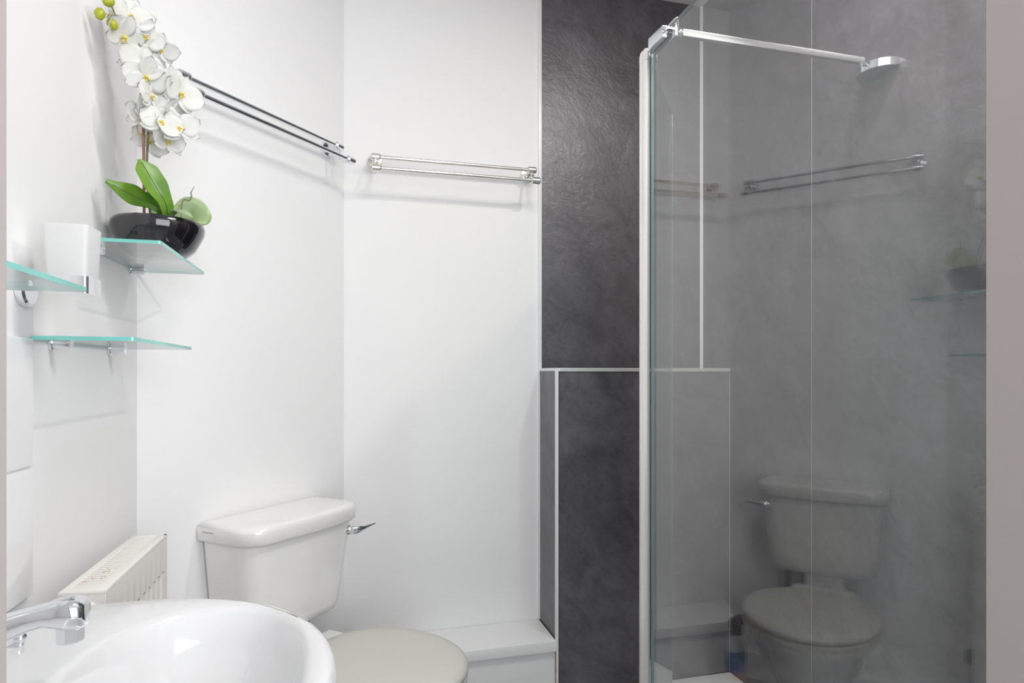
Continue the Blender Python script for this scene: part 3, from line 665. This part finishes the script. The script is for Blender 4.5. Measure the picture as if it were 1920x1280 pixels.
leaf([(-0.345, 1.400, 1.425), (-0.325, 1.425, 1.450), (-0.306, 1.440, 1.466), (-0.292, 1.440, 1.452), (-0.288, 1.430, 1.438)], [.008, .022, .030, .026, .006], (-0.2, 0.85, 0.5), mat='paleleaf', vein=False)
leaf([(-0.345, 1.395, 1.425), (-0.320, 1.365, 1.446), (-0.300, 1.350, 1.441), (-0.284, 1.345, 1.432)], [.006, .010, .011, .003], (0.0, -0.3, 1.0), mat='paleleaf', vein=False, name='leaf')
leaf([(-0.360, 1.420, 1.425), (-0.375, 1.46, 1.46), (-0.385, 1.50, 1.475), (-0.39, 1.53, 1.462)], [.006, .02, .026, .004], (0.5, 0.1, 1.0))

# flowers: two broad petals, three narrower sepals, a small lip
def petal_bm(L, W, ang, tilt, cup, bm, base=0.002):
    n, m = 8, 7; rows = []
    for i in range(n+1):
        t = i/n; wd = W*(math.sin(PI*min(1, t**0.8*0.97+0.03))**0.62)*(1.0 if t < .98 else .3)
        row = []
        for j in range(m):
            u = -1+2*j/(m-1)
            x = base+L*t*(1-0.06*u*u); y = wd*u; z = cup*L*(t*t*0.55)+tilt*L*t-0.13*W*(1-u*u)*math.sin(PI*t)+0.0006*math.sin(9*u+5*t)
            row.append(Vector((x*math.cos(ang)-y*math.sin(ang), x*math.sin(ang)+y*math.cos(ang), z)))
        rows.append(row)
    b = bmesh.new(); vs = [[b.verts.new(p) for p in r] for r in rows]
    for i in range(n):
        for j in range(m-1): b.faces.new((vs[i][j], vs[i][j+1], vs[i+1][j+1], vs[i+1][j]))
    vs2 = [[b.verts.new(p-Vector((0, 0, 0.0005))) for p in r] for r in rows]
    for i in range(n):
        for j in range(m-1): b.faces.new((vs2[i][j], vs2[i+1][j], vs2[i+1][j+1], vs2[i][j+1]))
    for i in range(n):
        b.faces.new((vs[i][0], vs[i+1][0], vs2[i+1][0], vs2[i][0])); b.faces.new((vs[i][-1], vs2[i][-1], vs2[i+1][-1], vs[i+1][-1]))
    return add(bm, b)
def flower_mesh(k):
    f = bmesh.new(); s = 1.0; rr = random.Random(k)
    for a, L, W in ((90, .030, .012), (215, .030, .0115), (325, .030, .0115)):
        petal_bm(L*s, W*s, math.radians(a+rr.uniform(-8, 8)), rr.uniform(0.05, .4), rr.uniform(-.5, .1), f)
    for a in (12, 168):
        petal_bm(.032*s, .0195*s, math.radians(a+rr.uniform(-8, 8)), rr.uniform(0.15, .6), rr.uniform(-.6, .2), f)
    me = bpy.data.meshes.new('flower'); f.to_mesh(me); f.free(); me.materials.append(M['petal'])
    for p in me.polygons: p.use_smooth = True
    c = bmesh.new()
    lathe([(0, -0.001), (0.0020, 0), (0.0032, 0.004), (0.0026, 0.007), (0.0008, 0.009), (0, 0.0095)], (0, 0.0004, 0.001), n=10, bm=c)
    for sx in (-1, 1): tube([(sx*.001, -.001, .003), (sx*.0042, -.003, .006), (sx*.0045, -.001, .009)], [.0018, .0019, .0007], 8, bm=c)
    tube([(0, -.001, .003), (0, -.006, .006), (0, -.0095, .004)], [.002, .0022, .0006], 8, bm=c)
    mc = bpy.data.meshes.new('flower_lip'); c.to_mesh(mc); c.free(); mc.materials.append(M['lip'])
    for p in mc.polygons: p.use_smooth = True
    return me, mc
fm = [flower_mesh(k) for k in range(5)]
FL = [(-0.391, 1.340, 1.802, 1.15), (-0.372, 1.360, 1.780, 1.0), (-0.400, 1.330, 1.760, 1.25), (-0.384, 1.370, 1.738, 1.0), (-0.362, 1.375, 1.738, 1.1), (-0.374, 1.345, 1.716, 1.1),
      (-0.364, 1.345, 1.696, 1.15), (-0.330, 1.385, 1.702, 1.05), (-0.312, 1.375, 1.682, 1.15), (-0.358, 1.345, 1.660, 1.05), (-0.352, 1.360, 1.634, 1.1), (-0.328, 1.390, 1.700, 1.1), (-0.326, 1.385, 1.640, 1.2),
      (-0.378, 1.355, 1.621, 1.0), (-0.340, 1.350, 1.612, 1.1), (-0.312, 1.365, 1.608, 1.1), (-0.372, 1.40, 1.592, 1.0), (-0.334, 1.372, 1.584, 0.95), (-0.350, 1.385, 1.770, 0.9), (-0.398, 1.365, 1.815, 1.1)]
rr = random.Random(11)
for i, (x, y, z, s) in enumerate(FL):
    me, mc = fm[i % 5]
    o = bpy.data.objects.new('flower', me); COL.objects.link(o); o.parent = orc
    o.location = Vector((x, y, z))-orc.location
    dvec = Vector((0.75+rr.uniform(-.5, .4), -0.75+rr.uniform(-.5, .5), rr.uniform(-.45, .25))).normalized()
    qn = dvec.to_track_quat('Z', 'Y'); o.rotation_euler = (qn @ Euler((0, 0, rr.uniform(-.5, .5))).to_quaternion()).to_euler(); o.scale = (s*1.12, s*1.12, s*1.12)
    l = bpy.data.objects.new('flower_lip', mc); COL.objects.link(l); l.parent = o; l.scale = (0.85, 0.85, 0.85)
# buds
budp = [(-0.413, 1.300, 1.806), (-0.424, 1.290, 1.777), (-0.407, 1.300, 1.766)]
budm = None
for i, p in enumerate(budp):
    bb = lathe([(0, -0.0105), (0.005, -0.009), (0.0085, -0.003), (0.0088, 0.002), (0.0062, 0.0075), (0.002, 0.0105), (0, 0.011)], (0, 0, 0), n=20)
    if budm is None:
        o = obj('bud', bb, M['bud'], orc, True, True); budm = o
    else:
        bb.free(); o = budm.copy(); COL.objects.link(o)
    o.location = Vector(p)-orc.location; o.rotation_euler = (0.5*i-0.4, 0.9-0.7*i, 0)
for a, b in (((-0.405, 1.315, 1.790), (-0.418, 1.293, 1.780)), ((-0.398, 1.33, 1.782), (-0.405, 1.303, 1.770))):
    obj('bud_stalk', tube([a, b], 0.0009, 6), M['yellowstalk'], orc, smooth=True)

# ------------------------------------------------------------------ ceiling downlights, out of the frame: one over the shower, one added as fill
for i, (lx, ly) in enumerate((KEY, (0.50, 0.74))):
    t = thing('downlight', ('recessed downlight in ceiling over the shower', 'added fill light in ceiling near the basin')[i], 'ceiling light', (lx, ly, CEIL), group='recessed downlights')
    obj('bezel', lathe([(0.034, -0.001), (0.034, -0.012), (0.044, -0.012), (0.046, -0.004), (0.046, -0.0005)], (lx, ly, CEIL), n=32, cap=False), M['chrome'], t, smooth=35)
